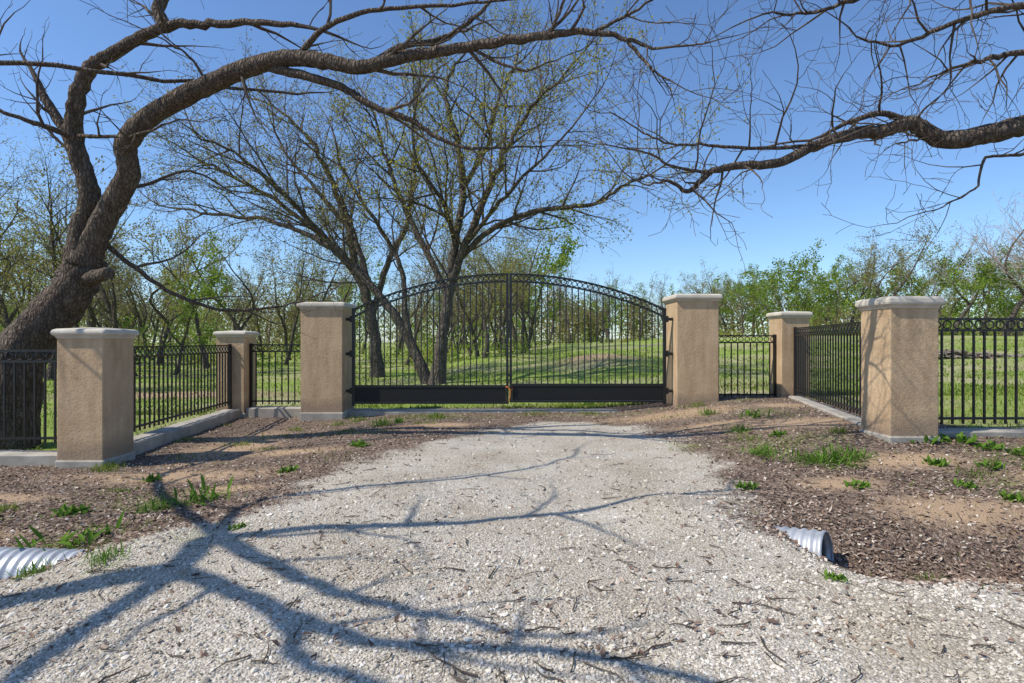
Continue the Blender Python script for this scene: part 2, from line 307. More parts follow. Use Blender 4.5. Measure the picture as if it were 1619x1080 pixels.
def weed_mesh(n,h,broad):
    b=Buf()
    for i in range(n):
        a=R.uniform(0,6.28); e=R.uniform(.35,1.3); L=h*R.uniform(.4,1.1); d=np.array([math.cos(a)*math.cos(e),math.sin(a)*math.cos(e),math.sin(e)]); s_=np.array([-math.sin(a),math.cos(a),0])
        w=L*broad*R.uniform(.7,1.2); ts=np.linspace(0,1,6); c0=np.array([R.normal(0,h*.5),R.normal(0,h*.4),0]); P=[c0+d*t*L+np.array([0,0,-.55*L*t*t*(1.2-math.sin(e))]) for t in ts]; W=[w*v for v in(.15,.5,1,.9,.55,.05)]
        V=[];[V.extend([p-s_*ww/2+[0,0,.15*ww],p,p+s_*ww/2+[0,0,.15*ww]]) for p,ww in zip(P,W)]
        Fq=[];[Fq.extend([[3*q,3*q+1,3*q+4,3*q+3],[3*q+1,3*q+2,3*q+5,3*q+4]]) for q in range(5)]
        b.add(V,Fq)
    return b.mesh('weed',[LW])
WM=[weed_mesh(60,.20,.15),weed_mesh(90,.12,.28),weed_mesh(30,.16,.36),weed_mesh(170,.15,.06)]
def weed(px,py,v,sc):
    D=1.45*F/(py-540)
    for _ in range(4):
        X0=(px-809.5)/F*D; D=(EYE-float(zf(X0,D)))*F/(py-540)
    X0=(px-809.5)/F*D
    o=obj('weed_plant',WM[v],loc=(X0,D,float(zf(X0,D))-.01)); o.scale=(sc*R.uniform(.8,1.3),sc*R.uniform(.8,1.3),sc); o.rotation_euler=(0,0,R.uniform(0,6))
    o['label']=['leafy green weed growing from bare mulch','low green weed sprouting through leaf litter','broad leaved green weed rosette on soil','fine feathery green weed tuft on mulch'][v]; o['category']='weed'; o['group']='weeds growing beside the driveway'
for q in [(322,792,0,1.4),(122,862,0,1.2),(250,805,3,1.1),(455,745,1,.8),(115,812,1,1),(1312,735,3,1.9),(1345,728,3,1.5),(1280,730,3,1.2),(1455,700,2,1.4),(1510,702,2,1.3),(1195,660,0,1.1),(1180,772,1,.9),(1565,745,2,1),(1600,790,1,.9),(1355,770,2,.8),(605,672,3,1.4),(570,705,1,1),(1525,770,1,.8),(1470,900,3,1),(170,885,3,.9),(1230,690,1,.9),(1170,683,3,1.2),(930,641,1,1.1),(1120,655,3,1.2),(1560,715,2,1.1),(375,835,1,.5),(1320,915,1,.5),(690,660,3,1.2),(630,668,1,1),(240,760,1,.9),(1210,720,3,1.3),(1480,740,1,1),(60,905,3,.8),(1610,725,2,1)]: weed(*q)
# ---------------------------------------------------------------- pillars
def pillar(cx,cy,w,z0,z1,label,ch=.15,ov=.06,group='stucco fence pillars',rot=0):
    e=empty('stucco_pillar',(cx,cy,z0),label,'pillar',group); e.rotation_euler=(0,0,rot)
    h=w/2; H=z1-z0
    b=Buf(); zz=np.linspace(.14,H-ch,8); loft(b,[(h,z) for z in zz],.012,2); obj('shaft',b.mesh('shaft',[STUCCO]),e)
    b=Buf(); loft(b,[(h+.018,-.5),(h+.018,.12),(h+.006,.1399)],.02,2); obj('base',b.mesh('base',[CONC]),e)
    b=Buf(); t=H-ch; loft(b,[(h-.02,t-.001),(h+.012,t),(h+.02,t+.02),(h+ov*.7,t+.035),(h+ov,t+.05),(h+ov+.004,t+.07),(h+ov,t+ch-.03),(h+ov-.012,t+ch-.012),(h+ov-.04,t+ch),(h*.3,t+ch+.02)],.03,3)
    obj('cap',b.mesh('cap',[CAP],False),e); return e
pillar(-3.765,11.665,.83,-.04,2.28,'tall tan stucco gate pillar with pale stone cap',.14)
pillar(3.675,11.665,.83,.06,2.44,'tall tan stucco gate pillar beside a black picket fence',.14)
pillar(-5.39,7.39,.58,-.12,1.66,'tan stucco pillar with stained shaft and pale cap',.12,.05)
pillar(4.81,7.09,.58,.23,2.04,'tan stucco pillar with pale cap beside weeds',.14,.05)
pillar(-5.84,12.09,.58,-.12,1.71,'short tan stucco corner pillar between fence panels',.12,.05)
pillar(5.88,12.09,.58,.18,2.12,'short tan stucco corner pillar with pale cap',.13,.05)
# ---------------------------------------------------------------- fences
def ringpts(c,t,r,n=12):
    a=np.arange(n)*2*math.pi/n; return c[None]+r*np.cos(a)[:,None]*t[None]+r*np.sin(a)[:,None]*np.array([[0,0,1.]])
def fence(p0,p1,zb,zt,label,posts=(0,1),sp=.135):
    p0=np.array([*p0,0.]);p1=np.array([*p1,0.]);L=np.linalg.norm(p1-p0);t=(p1-p0)/L; mid=(p0+p1)/2
    e=empty('picket_fence',(mid[0],mid[1],zb-.06),label,'fence','black metal fence panels'); og=mid+[0,0,zb-.06]
    z_=lambda z,p:p-og+np.array([0,0,z])
    for z,hh in((zt,.028),(zt-.14,.028),(zb+.04,.03)):
        b=Buf(); bar(b,z_(z,p0),z_(z,p1),.034,hh); obj('rail',b.mesh('rail',[METAL]),e)
    n=int(round(L/sp)); bp=Buf(); br=Buf()
    for i in range(1,n):
        p=p0+t*L*i/n; bar(bp,z_(zb-.03,p),z_(zt-.155,p),.022,.022,up=(t[0],t[1],0))
    for i in range(n):
        p=p0+t*L*(i+.5)/n; tube(br,ringpts(z_(zt-.07,p),t,.050),.009,5,closed=True)
    obj('pickets',bp.mesh('pickets',[METAL]),e); obj('ring_band',br.mesh('ring_band',[METAL]),e)
    for f in posts:
        p=p0+t*(L*f+(.03 if f==0 else -.03 if f==1 else 0)); bq=Buf(); bar(bq,z_(zb-.16,p),z_(zt+.03,p),.055,.055,up=(t[0],t[1],0)); obj('post',bq.mesh('post',[METAL]),e)
    return e
fence((-5.55,12.05),(-4.19,12.05),.20,1.43,'black metal picket fence panel between tan pillars')
fence((4.10,12.05),(5.59,12.05),.34,1.62,'black metal picket fence panel beside gate pillar')
fence((-5.41,7.70),(-5.83,11.79),.22,1.42,'angled black metal picket fence on concrete curb',(0,1))
fence((4.83,7.40),(5.86,11.79),.47,1.77,'angled black metal picket fence above low curb',(0,1))
fence((-8.2,7.42),(-5.69,7.42),.20,1.38,'black metal picket fence in front of tree trunk')
fence((5.11,7.12),(8.3,7.12),.50,1.78,'black metal picket fence beside weedy mulch',(0,1))
def curb(p0,p1,z0,z1,w,label):
    p0=np.array([*p0,0.]);p1=np.array([*p1,0.]);mid=(p0+p1)/2; b=Buf(); L=np.linalg.norm(p1-p0); t=(p1-p0)/L; s=np.array([t[1],-t[0],0])
    n=max(2,int(L/.15)); prof=[(-w/2,z0-z1),(-w/2,-.02),(-w/2+.02,0),(w/2-.02,0),(w/2,-.02),(w/2,z0-z1)]
    V=[]
    for i in range(n+1):
        c=p0-mid+t*L*i/n
        for a,z in prof: V.append(c+s*(a+R.normal(0,.002))+np.array([0,0,z+R.normal(0,.003)]))
    k=6;Fq=[[i*k+j,i*k+j+1,(i+1)*k+j+1,(i+1)*k+j] for i in range(n) for j in range(5)]
    b.add(V,Fq); b.add(V[:k],[list(range(k))]); b.add(V[-k:],[list(range(k))[::-1]])
    o=obj('concrete_curb',b.mesh('concrete_curb',[CONC]),loc=(mid[0],mid[1],z1)); o['label']=label;o['category']='curb';o['group']='concrete curbs under the fences'
curb((-5.37,7.70),(-5.80,11.78),-.4,.10,.34,'grey concrete curb under angled picket fence')
curb((-8.4,7.40),(-5.70,7.40),-.4,.06,.32,'grey concrete curb under fence by tree')
curb((-5.53,12.0),(-4.20,12.0),-.4,.12,.34,'short grey concrete curb beside gate pillar')
curb((4.80,7.40),(5.84,11.78),-.2,.38,.26,'low grey concrete curb under angled fence')
curb((5.12,7.12),(8.4,7.12),-.2,.40,.26,'low grey concrete curb half hidden by weeds')
curb((4.11,12.0),(5.57,12.0),-.2,.26,.26,'low concrete curb beneath short fence panel')
curb((-3.33,11.75),(3.24,11.75),-.4,.09,.45,'long concrete threshold strip under the gate')
# ---------------------------------------------------------------- gate
GY=11.5; gc=-.06; hw=3.17; zs,zp=2.13,2.86
def arch(x):
    rise=zp-zs; Rr=(hw*hw+rise*rise)/(2*rise); return zp-Rr+math.sqrt(Rr*Rr-(x*x))
gate=empty('driveway_gate',(gc,GY,.2),'black metal double driveway gate with arched top and rings','gate')
for sd in(-1,1):
    P=lambda x,z:np.array([x*sd,0,z-.2])
    x0,x1=.035,hw-.03; zb=.27 if sd>0 else .24
    b=Buf()
    bar(b,P(x0,zb),P(x0,arch(x0)+ .02),.05,.05); bar(b,P(x1,zb-.04),P(x1,arch(x1)+.03),.06,.06)
    N_=28
    for off in(0,-.15):
        xx=np.linspace(x0+.026,x1-.031,N_)
        pts=[P(x,arch(x)+off) for x in xx]
        for a_,c_ in zip(pts[:-1],pts[1:]):
            d=(c_-a_)*.03; bar(b,a_-d,c_+d,.045 if off==0 else .04,.035)
    for z in(zb+.02,zb+.36): bar(b,P(x0+.026,z),P(x1-.031,z),.04,.04)
    leaf=obj('gate_leaf',b.mesh('gate_leaf',[METAL]),gate)
    b=Buf(); n=25
    for i in range(1,n):
        x=x0+(x1-x0)*i/n; bar(b,P(x,zb+.382),P(x,arch(x)-.168),.022,.022)
    obj('pickets',b.mesh('pickets',[METAL]),leaf)
    b=Buf(); n=28
    for i in range(n):
        x=x0+.05+(x1-x0-.09)*(i+.5)/n; tube(b,ringpts(P(x,arch(x)-.075),np.array([1.,0,0]),.05),.009,5,closed=True)
    obj('ring_band',b.mesh('ring_band',[METAL]),leaf)
    b=Buf(); bar(b,P(x0+.027,zb+.19),P(x1-.032,zb+.19),.012,.295); obj('kick_panel',b.mesh('kick_panel',[PANEL]),leaf)
    for z in(.5,1.25,1.95):
        b=Buf(); tube(b,[P(hw+.03,z-.06),P(hw+.03,z+.06)],.024,8); bar(b,P(hw-.0,z),P(hw+.135,z),.03,.06); obj('hinge',b.mesh('hinge',[METAL]),leaf)
b=Buf(); bar(b,(-.06,-.045,.62),(.07,-.045,.62),.03,.05); obj('latch',b.mesh('latch',[METAL]),gate)
b=Buf(); tube(b,ringpts(np.array([0,-.05,.45]),np.array([1.,0,0]),.05),.008,6,closed=True); obj('pull_ring',b.mesh('pull_ring',[METAL]),gate)
b=Buf()
a=np.linspace(0,6.283,18,endpoint=False); tube(b,np.stack([.065*np.cos(a),.055*np.sin(a),.36+.03*np.sin(a*2)],-1),.011,6,closed=True)
tube(b,[(0.01,-.06,.36),(.03,-.075,.28),(.02,-.08,.18),(-.01,-.07,.10)],[.010,.009,.009,.006],6)
obj('strap',b.mesh('strap',[ORANGE]),gate)
# ---------------------------------------------------------------- culvert pipes
def pipe(p0,p1,r,label):
    p0=np.array(p0);p1=np.array(p1);L=np.linalg.norm(p1-p0);n=int(L/.012); ts=np.linspace(0,1,n)
    P=p0[None]+(p1-p0)[None]*ts[:,None]; rr=r+.007*np.sin(ts*L/.068*2*math.pi)
    b=Buf(); k=36
    T=(p1-p0)/L; U=np.cross(T,[0,0,1.]);U/=np.linalg.norm(U);W=np.cross(T,U); a=np.arange(k)*2*math.pi/k
    def shell(rr): return P[:,None,:]-p0+rr[:,None,None]*(np.cos(a)[None,:,None]*U+np.sin(a)[None,:,None]*W)
    i=np.arange(n-1)[:,None];j=np.arange(k)[None]; Fq=np.stack([i*k+j,i*k+(j+1)%k,(i+1)*k+(j+1)%k,(i+1)*k+j],-1).reshape(-1,4)
    A=shell(rr).reshape(-1,3);B=shell(rr-.006).reshape(-1,3); m_=len(A); e=(n-1)*k
    b.add(np.concatenate([A,B]),np.concatenate([Fq,Fq[:,::-1]+m_,np.array([[e+q,e+(q+1)%k,m_+e+(q+1)%k,m_+e+q] for q in range(k)])]))
    o=obj('culvert_pipe',b.mesh('culvert_pipe',[GALV],True),loc=p0); o['label']=label;o['category']='pipe';o['group']='culvert pipe ends under the driveway'
pipe((1.45,5.0,-.20),(2.34,4.22,-.085),.17,'corrugated galvanised culvert pipe end poking from gravel')
pipe((-2.5,4.12,-.22),(-3.9,4.05,-.15),.18,'corrugated galvanised culvert pipe half buried in weeds')
# ---------------------------------------------------------------- trees
def smooth(P,n=6):
    P=np.array(P,float);Q=np.vstack([2*P[0]-P[1],P,2*P[-1]-P[-2]]);out=[]
    for i in range(1,len(Q)-2):
        for t in np.arange(n)/n:
            a,b_,c,d=Q[i-1:i+3]; out.append(.5*((2*b_)+(-a+c)*t+(2*a-5*b_+4*c-d)*t*t+(-a+3*b_-3*c+d)*t**3))
    out.append(P[-1]); return np.array(out)
def unit(v): return v/(np.linalg.norm(v)+1e-9)
class Tree:
    def __init__(s,cfg): s.c=cfg; s.T=Buf(); s.C=Buf(); s.tips=[]
    def grow(s,p,d,L,r,lv):
        c=s.c; n=max(3,int(L/c['seg'][lv]))+1; st=L/(n-1); pts=[p]; d=unit(d)
        gn=c['gn'][lv]; tr=c['trop'][lv]
        for i in range(n-1):
            d=unit(d+R.normal(0,gn,3)+np.array([0,0,tr])); p=p+d*st; pts.append(p)
        pts=np.array(pts); rr=np.linspace(r,max(r*.3,c['rmin']),n)
        tube(s.T if lv<=c.get('tl',0) else s.C,pts,rr,c['k'][lv])
        if lv>=c['max']: s.tips.append(pts)
        else: s.spawn(pts,rr,lv,.15)
    def spawn(s,pts,rr,lv,t0,dens=None,bias=None,lsc=1.0):
        c=s.c; seg=np.linalg.norm(np.diff(pts,axis=0),axis=1); L=seg.sum(); nch=max(1,int(L*(1-t0)*(dens or c['dens'][lv])*R.uniform(.85,1.2)))
        for q in range(nch):
            t=t0+(1-t0)*(q+R.uniform(0,1))/nch; f=t*(len(pts)-1); i=min(int(f),len(pts)-2); u=f-i
            p=pts[i]*(1-u)+pts[i+1]*u; r=rr[i]*(1-u)+rr[i+1]*u; T=unit(pts[i+1]-pts[i])
            q_=R.normal(0,1,3); q_=unit(q_-T*(q_@T))
            if bias is not None: q_=unit(q_+np.array(bias))
            an=math.radians(R.uniform(*c['ang'])); d=T*math.cos(an)+q_*math.sin(an)
            l=c['len'][lv+1]*R.uniform(.55,1.25)*(1-.45*t)*lsc
            s.grow(p,d,l,max(min(r*.62,c['rc'][lv+1]),c['rmin']),lv+1)
        s.grow(pts[-1],unit(pts[-1]-pts[-2]),c['len'][lv+1]*.7,rr[-1],lv+1)
    def limb(s,P,r0,r1,sm=6,dens=None,t0=.1,bias=None,k=10,lsc=1.0,gn=.02,kids=True,flare=0):
        P=smooth(P,sm); n=len(P); P[1:]+=R.normal(0,gn,(n-1,3))*np.linspace(.4,1,n-1)[:,None]
        rr=np.linspace(r0,r1,n)
        if flare: rr=rr+flare*np.exp(-np.arange(n)/2.0)
        rad=rr[:,None]*(1+R.normal(0,.05,(n,k))); tube(s.T,P,rad,k)
        if kids: s.spawn(P,rr,0,t0,dens,bias,lsc)
        return P
    def leaves(s,per,size,spread,drop=0,m=1):
        A=[]
        for p in s.tips:
            if R.uniform()<drop: continue
            k=R.integers(1,max(2,per*2)); t=R.uniform(.1,1,k)*(len(p)-1); i=np.minimum(t.astype(int),len(p)-2); u=(t-i)[:,None]; A.append(p[i]*(1-u)+p[i+1]*u+R.normal(0,spread,(k,3)))
        if A: leafquads(s.C,np.concatenate(A),size,m)
    def build(s,name,base,label,cat,mats,group=None):
        e=empty(name,tuple(base),label,cat,group)
        T=s.T.mesh('trunk',[mats[0]],True); C=s.C.mesh('crown',mats[1:],False)
        for me in(T,C):
            v=np.empty(len(me.vertices)*3,np.float32); me.vertices.foreach_get('co',v); v=v.reshape(-1,3)-np.array(base,np.float32); me.vertices.foreach_set('co',v.ravel()); me.update()
        obj('trunk',T,e);obj('crown',C,e); return e
def leafquads(b,A,size,m=0):
    n=len(A); u=R.normal(0,1,(n,3)); u/=np.linalg.norm(u,axis=1)[:,None]; w=R.normal(0,1,(n,3)); w-=u*(u*w).sum(1)[:,None]; w/=np.linalg.norm(w,axis=1)[:,None]
    s=size*R.uniform(.6,1.3,(n,1)); u=u*s;w=w*s*.55
    V=np.stack([A-u,A-w,A+u,A+w],1); b.add(V.reshape(-1,3),np.array([[0,1,2,3]])+4*np.arange(n)[:,None],m)
near=dict(seg=[.3,.16,.10,.07],gn=[.05,.16,.17,.2],trop=[0,.05,.05,.05],k=[8,6,4,3],len=[0,1.2,.55,.25],dens=[2.0,4.5,5.5,0],ang=(30,70),rc=[1,.028,.010,.005],rmin=.0028,max=3)
t=Tree(near); D0=8.5
base=S(8,700,D0); base[2]=float(zf(base[0],base[1]))-.1
tr=[base+[0,0,-.1],S(22,610,D0),S(45,540,D0),S(92,490,D0),S(125,440,D0),S(140,405,D0)]
t.limb(tr,.35,.25,kids=False,flare=.14,k=18,gn=.012)
A=t.limb([S(112,455,8.5),S(124,400,8.5),S(130,360,8.5),S(142,325,8.45),S(136,285,8.4),S(118,225,8.3),S(120,170,8.2),S(135,120,8.1),S(165,92,8.0),S(215,62,7.9),S(262,42,7.8),S(320,38,7.7),S(400,35,7.5),S(470,40,7.3)],.18,.03,k=14,dens=1.3,t0=.25,gn=.012)
B=t.limb([S(130,440,8.5),S(152,375,8.4),S(180,320,8.3),S(203,275,8.2),S(200,228,8.0),S(240,182,7.8),S(320,138,7.6),S(400,104,7.4),S(460,92,7.3),S(520,98,7.2),S(575,106,7.1),S(640,90,7.0),S(720,78,6.9),S(800,65,6.8),S(870,55,6.7),S(935,50,6.6),S(990,62,6.5),S(1040,78,6.4)],.18,.015,k=14,dens=1.1,t0=.35,gn=.008)
t.limb([S(415,104,7.4),S(480,120,7.3),S(540,138,7.3),S(590,168,7.2),S(650,190,7.2),S(700,222,7.2),S(755,235,7.2),S(815,232,7.2)],.065,.012,dens=1.2,gn=.008)
t.limb([S(580,105,7.1),S(630,75,7.3),S(700,60,7.4),S(760,20,7.5),S(800,-30,7.6)],.045,.018,dens=1.5,gn=.008)
t.limb([S(262,42,7.8),S(250,10,7.8),S(280,-40,7.8),S(300,-120,7.8)],.09,.05,dens=1.2,gn=.01)
t.limb([S(470,88,7.3),S(520,40,7.1),S(600,15,7.0),S(700,10,6.9),S(800,0,6.8)],.04,.014,dens=1.8,gn=.01)
t.limb([S(118,235,8.3),S(95,195,8.3),S(68,150,8.3)],.09,.055,dens=3.5,t0=.5,gn=.008)
t.limb([S(112,215,8.2),S(70,200,8.0),S(20,182,7.8),S(-60,150,7.6)],.045,.018,dens=2,gn=.01)
t.limb([S(125,215,8.2),S(160,216,8.0),S(210,215,7.8),S(265,195,7.6)],.032,.012,dens=2.5,gn=.01)
t.limb([S(130,445,8.5),S(150,438,8.3),S(172,432,8.1)],.12,.085,kids=False,gn=.004)
t.limb([S(160,380,8.5),S(215,425,8.6),S(270,462,8.8),S(340,488,9.0),S(410,488,9.2),S(470,478,9.4),S(530,455,9.6)],.04,.009,dens=1.5,gn=.01)
t.limb([S(190,300,8.3),S(240,290,8.8),S(300,270,9.2),S(360,300,9.5)],.035,.011,dens=2,gn=.01)
for q in ((870,55,6.7,900,-10,6.4,960,-60,6.2),(940,50,6.6,1000,20,6.4,1060,-20,6.2),(330,135,7.6,300,90,7.4,250,60,7.2),(740,75,6.9,820,110,6.8,880,95,6.7),(990,62,6.5,1030,110,6.4,1060,130,6.3)):
    t.limb([S(*q[0:3]),S(*q[3:6]),S(*q[6:9])],.022,.008,dens=3.5,gn=.01)
t.build('old_tree',base,'large old bare tree with furrowed trunk arching over fence','tree',[BARK,TWIG])
nr=dict(near); nr.update(len=[0,1.15,.62,.30],dens=[3.0,4.2,5.6,0],gn=[.05,.2,.22,.24],rc=[1,.015,.0075,.004],trop=[0,.05,.05,.04],ang=(35,80))
t=Tree(nr); base=np.array([11.0,7.6,float(zf(11,7.6))])
t.limb([base-[0,0,.2],(10.9,7.5,1.8),(10.6,7.4,3.4),(10.7,7.5,5.2),(10.4,7.6,7.5)],.36,.18,kids=False,flare=.15,k=14)
t.limb([(10.65,7.4,3.3),(9.2,7.2,3.9),S(1760,185,7.0),S(1680,190,7.0),S(1610,200,7.0),S(1560,212,6.95),S(1500,222,6.9),S(1470,212,6.9),S(1440,194,6.9),S(1400,206,6.85),S(1350,212,6.8),S(1290,230,6.7),S(1230,258,6.6),S(1170,262,6.6),S(1120,274,6.5),S(1090,302,6.5),S(1060,288,6.4),S(1020,292,6.4)],.16,.009,dens=3.0,t0=.35,bias=(0,0,.5),gn=.008,k=12)
t.limb([S(1440,195,6.9),S(1395,180,6.8),S(1345,192,6.7),S(1300,215,6.6)],.045,.018,dens=3,bias=(0,0,.6),gn=.008)
t.limb([S(1290,230,6.7),S(1200,235,6.6),S(1120,230,6.5),S(1050,225,6.4),S(1000,200,6.4)],.025,.008,dens=3.5,gn=.01)
t.limb([S(1120,274,6.5),S(1060,262,6.4),S(1020,240,6.4),S(960,230,6.3)],.02,.007,dens=3.5,gn=.01)
t.limb([(10.7,7.5,5.2),(8.6,7.0,6.0),S(1700,70,6.9),S(1600,85,6.8),S(1540,100,6.7),S(1470,120,6.7)],.07,.010,dens=3,t0=.35,bias=(0,0,-.3),gn=.01)
t.limb([(10.5,7.5,6.0),(8.8,6.8,6.2),S(1720,0,6.4),S(1600,10,6.3),S(1500,40,6.3),S(1420,70,6.3),S(1350,60,6.3)],.06,.009,dens=3,t0=.35,gn=.01)
t.limb([(10.5,7.5,6.4),(8.4,6.6,6.6),S(1650,-50,6.2),S(1500,-40,6.1),S(1380,-10,6.1),S(1290,20,6.1),S(1210,20,6.1)],.06,.009,dens=3,t0=.4,gn=.01)
t.limb([S(1720,185,7.0),S(1640,240,6.8),S(1560,250,6.7),S(1540,300,6.6),S(1480,330,6.5)],.025,.007,dens=3,t0=.3,gn=.01)
t.build('old_tree',base,'bare gnarled tree limb reaching over the fence','tree',[BARK,TWIG])
t=Tree(dict(near,dens=[1.3,3,4,0])); base=np.array([-9.2,.4,float(zf(-9.2,.4))])
sh=lambda X_,Y_,h:np.array([X_-.80*h,Y_-.28*h,h+.0])
J=sh(-2.15,3.7,5.0)
t.limb([base-[0,0,.2],(-9.0,.6,2),(-8.6,.9,3.4),(-7.6,1.6,4.3),J],.34,.11,kids=False,flare=.12,k=14)
t.limb([J,sh(-2.2,3.1,5.1),sh(-2.15,2.5,5.2),sh(-2.1,1.8,5.3)],.085,.045,gn=.01)
t.limb([J,sh(-1.6,3.35,5.0),sh(-1.1,3.0,5.0),sh(-.57,2.72,5.0),sh(.3,2.65,5.1),sh(.9,2.4,5.2)],.075,.03,gn=.015,dens=2)
J2=sh(-2.1,4.2,5.0)
t.limb([J,J2,sh(-1.4,4.45,5.0),sh(-.55,4.5,5.0),sh(.48,4.8,5.0),sh(1.65,5.35,5.1),sh(2.2,5.5,5.2)],.08,.022,gn=.015,dens=1.4)
t.limb([J2,sh(-1.5,3.7,5.1),sh(-.99,3.3,5.2),sh(-.5,3.05,5.2),sh(0,2.85,5.2)],.07,.025,gn=.015,dens=2)
t.limb([J2,sh(-2.4,5.0,5.0),sh(-2.1,5.5,5.1),sh(-.7,5.9,5.2),sh(.2,6.5,5.4),sh(.9,7.3,5.6)],.055,.018,gn=.02,dens=1.5)
t.limb([J2,sh(-3.6,5.8,4.8),sh(-4.2,6.8,4.8),sh(-3.5,8.2,4.9),sh(-1.4,8.7,5.0),sh(.8,10,5.2)],.055,.02,gn=.02,dens=1.5)
t.limb([sh(-1.1,3.0,5.0),sh(-.9,2.6,5.2),sh(-.2,2.3,5.4),sh(.5,2.1,5.5)],.05,.02,gn=.02,dens=2)
t.build('old_tree',base,'bare old tree with limbs spread above the driveway','tree',[BARK,TWIG])
mid=dict(seg=[.8,.45,.3,.25],gn=[.05,.13,.16,.18],trop=[0,.04,.04,.03],k=[8,5,3,3],len=[0,3.4,1.7,.85],dens=[2.2,3.2,4.0,0],ang=(22,60),rc=[1,.045,.016,.008],rmin=.0055,max=3)
t=Tree(mid); D0=20; base=S(690,607,D0); base[2]=float(zf(base[0],base[1]))-.1
t.limb([base,S(696,560,D0),S(704,500,D0),S(714,440,D0),S(722,370,D0),S(732,300,20.3),S(722,220,20.6),S(705,150,20.8),S(722,95,21)],.24,.05,t0=.35,flare=.14,gn=.04)
t.limb([S(712,450,D0),S(738,380,19.6),S(772,300,19.2),S(802,235,19),S(840,170,18.8),S(890,120,18.6)],.15,.04,t0=.15,gn=.04)
t.limb([S(718,420,D0),S(765,372,19.5),S(830,338,19),S(900,328,18.6),S(950,318,18.3),S(990,292,18.1),S(1030,275,18)],.11,.03,t0=.15,gn=.03,lsc=.7)
t.limb([S(708,470,D0),S(668,385,20.5),S(632,310,21),S(606,240,21.4),S(590,170,21.8)],.13,.04,t0=.15,gn=.04)
t.limb([S(732,300,20.3),S(770,230,21),S(790,150,21.5),S(820,90,22)],.09,.03,gn=.04)
t.limb([S(738,385,19.8),S(790,320,18.5),S(850,260,17.8),S(905,200,17.3)],.08,.03,gn=.04)
t.limb([S(720,380,20),S(700,320,18.8),S(660,260,18),S(650,190,17.5)],.09,.03,gn=.04)
t.leaves(8,.045,.12,.08); t.build('elm_tree',base,'multi stemmed tree with sparse yellow green spring leaves','tree',[BARKG,TWIG,LY])
mid2=dict(mid,dens=[1.9,2.9,4.0,0])
t=Tree(mid2); base=S(680,607,20.4); base[2]=float(zf(base[0],base[1]))-.1
t.limb([base,S(655,555,20.5),S(625,500,20.7),S(585,450,21),S(548,412,21.3),S(500,378,21.6),S(430,350,22),S(350,340,22.3),S(285,330,22.5)],.20,.04,t0=.35,flare=.1,gn=.04)
t.limb([S(650,548,20.5),S(640,480,20.6),S(632,420,20.8),S(600,360,21),S(560,300,21),S(530,240,21)],.12,.04,t0=.3,gn=.04)
t.limb([S(548,412,21.3),S(480,340,21),S(420,280,20.6),S(360,235,20.3),S(310,215,20)],.10,.03,gn=.04)
t.limb([S(585,450,21),S(555,370,21.5),S(500,300,22),S(450,240,22.5),S(430,190,23)],.11,.03,gn=.04)
t.leaves(6,.042,.12,.1); t.build('elm_tree',base,'leaning tree with twiggy crown and few spring leaves','tree',[BARKG,TWIG,LO])
t=Tree(mid2); base=S(597,590,25); base[2]=float(zf(base[0],base[1]))-.1
t.limb([base,S(592,530,25),S(578,465,25),S(562,420,25),S(548,350,25),S(520,280,25),S(490,220,25),S(450,180,25)],.28,.05,t0=.35,flare=.12,gn=.05)
t.limb([S(588,500,25),S(612,420,25.3),S(645,350,25.6),S(655,270,26),S(650,190,26)],.16,.04,t0=.2,gn=.05)
t.limb([S(575,450,25),S(520,385,25),S(440,320,25),S(370,280,25),S(310,250,25)],.13,.04,gn=.05)
t.leaves(7,.052,.12,.1); t.build('elm_tree',base,'broad tree with grey trunk and thin yellow green foliage','tree',[BARKG,TWIG,LY])
def wood(h,spread,leafsz,per,stems=1,dens=(1.3,1.9,2.4),drop=.05,rmin=.010,ml=3):
    c=dict(seg=[.8,.6,.45,.4],gn=[.05,.12,.16,.2],trop=[0,.07,.05,.03],k=[7,4,3,3],len=[0,2.6*spread,1.4*spread,.8*spread],dens=list(dens)+[0],ang=(25,60),rc=[1,.05,.02,.012],rmin=rmin,max=ml)
    t=Tree(c)
    for q in range(stems):
        a=R.uniform(0,6.28); P=[np.array([R.normal(0,.1),R.normal(0,.1),-.2])]; d=np.array([math.cos(a)*.25,math.sin(a)*.25,1])
        for i in range(6): d=unit(d+R.normal(0,.13,3)+[0,0,.06]); P.append(P[-1]+d*h/6.5)
        r=h*.016*(1 if stems==1 else .75); t.limb(P,r,r*.2,4,t0=.28,k=7,flare=.08,gn=.03)
        if stems==1:
            P=[P[2],P[2]+[R.normal(0,.6),R.normal(0,.6),h*.2],P[2]+[R.normal(0,1.5),R.normal(0,1.5),h*.45]]; t.limb(P,r*.6,r*.2,4,t0=.2,k=6,gn=.03)
    t.leaves(per,leafsz,.2,drop); return t
VAR=[]
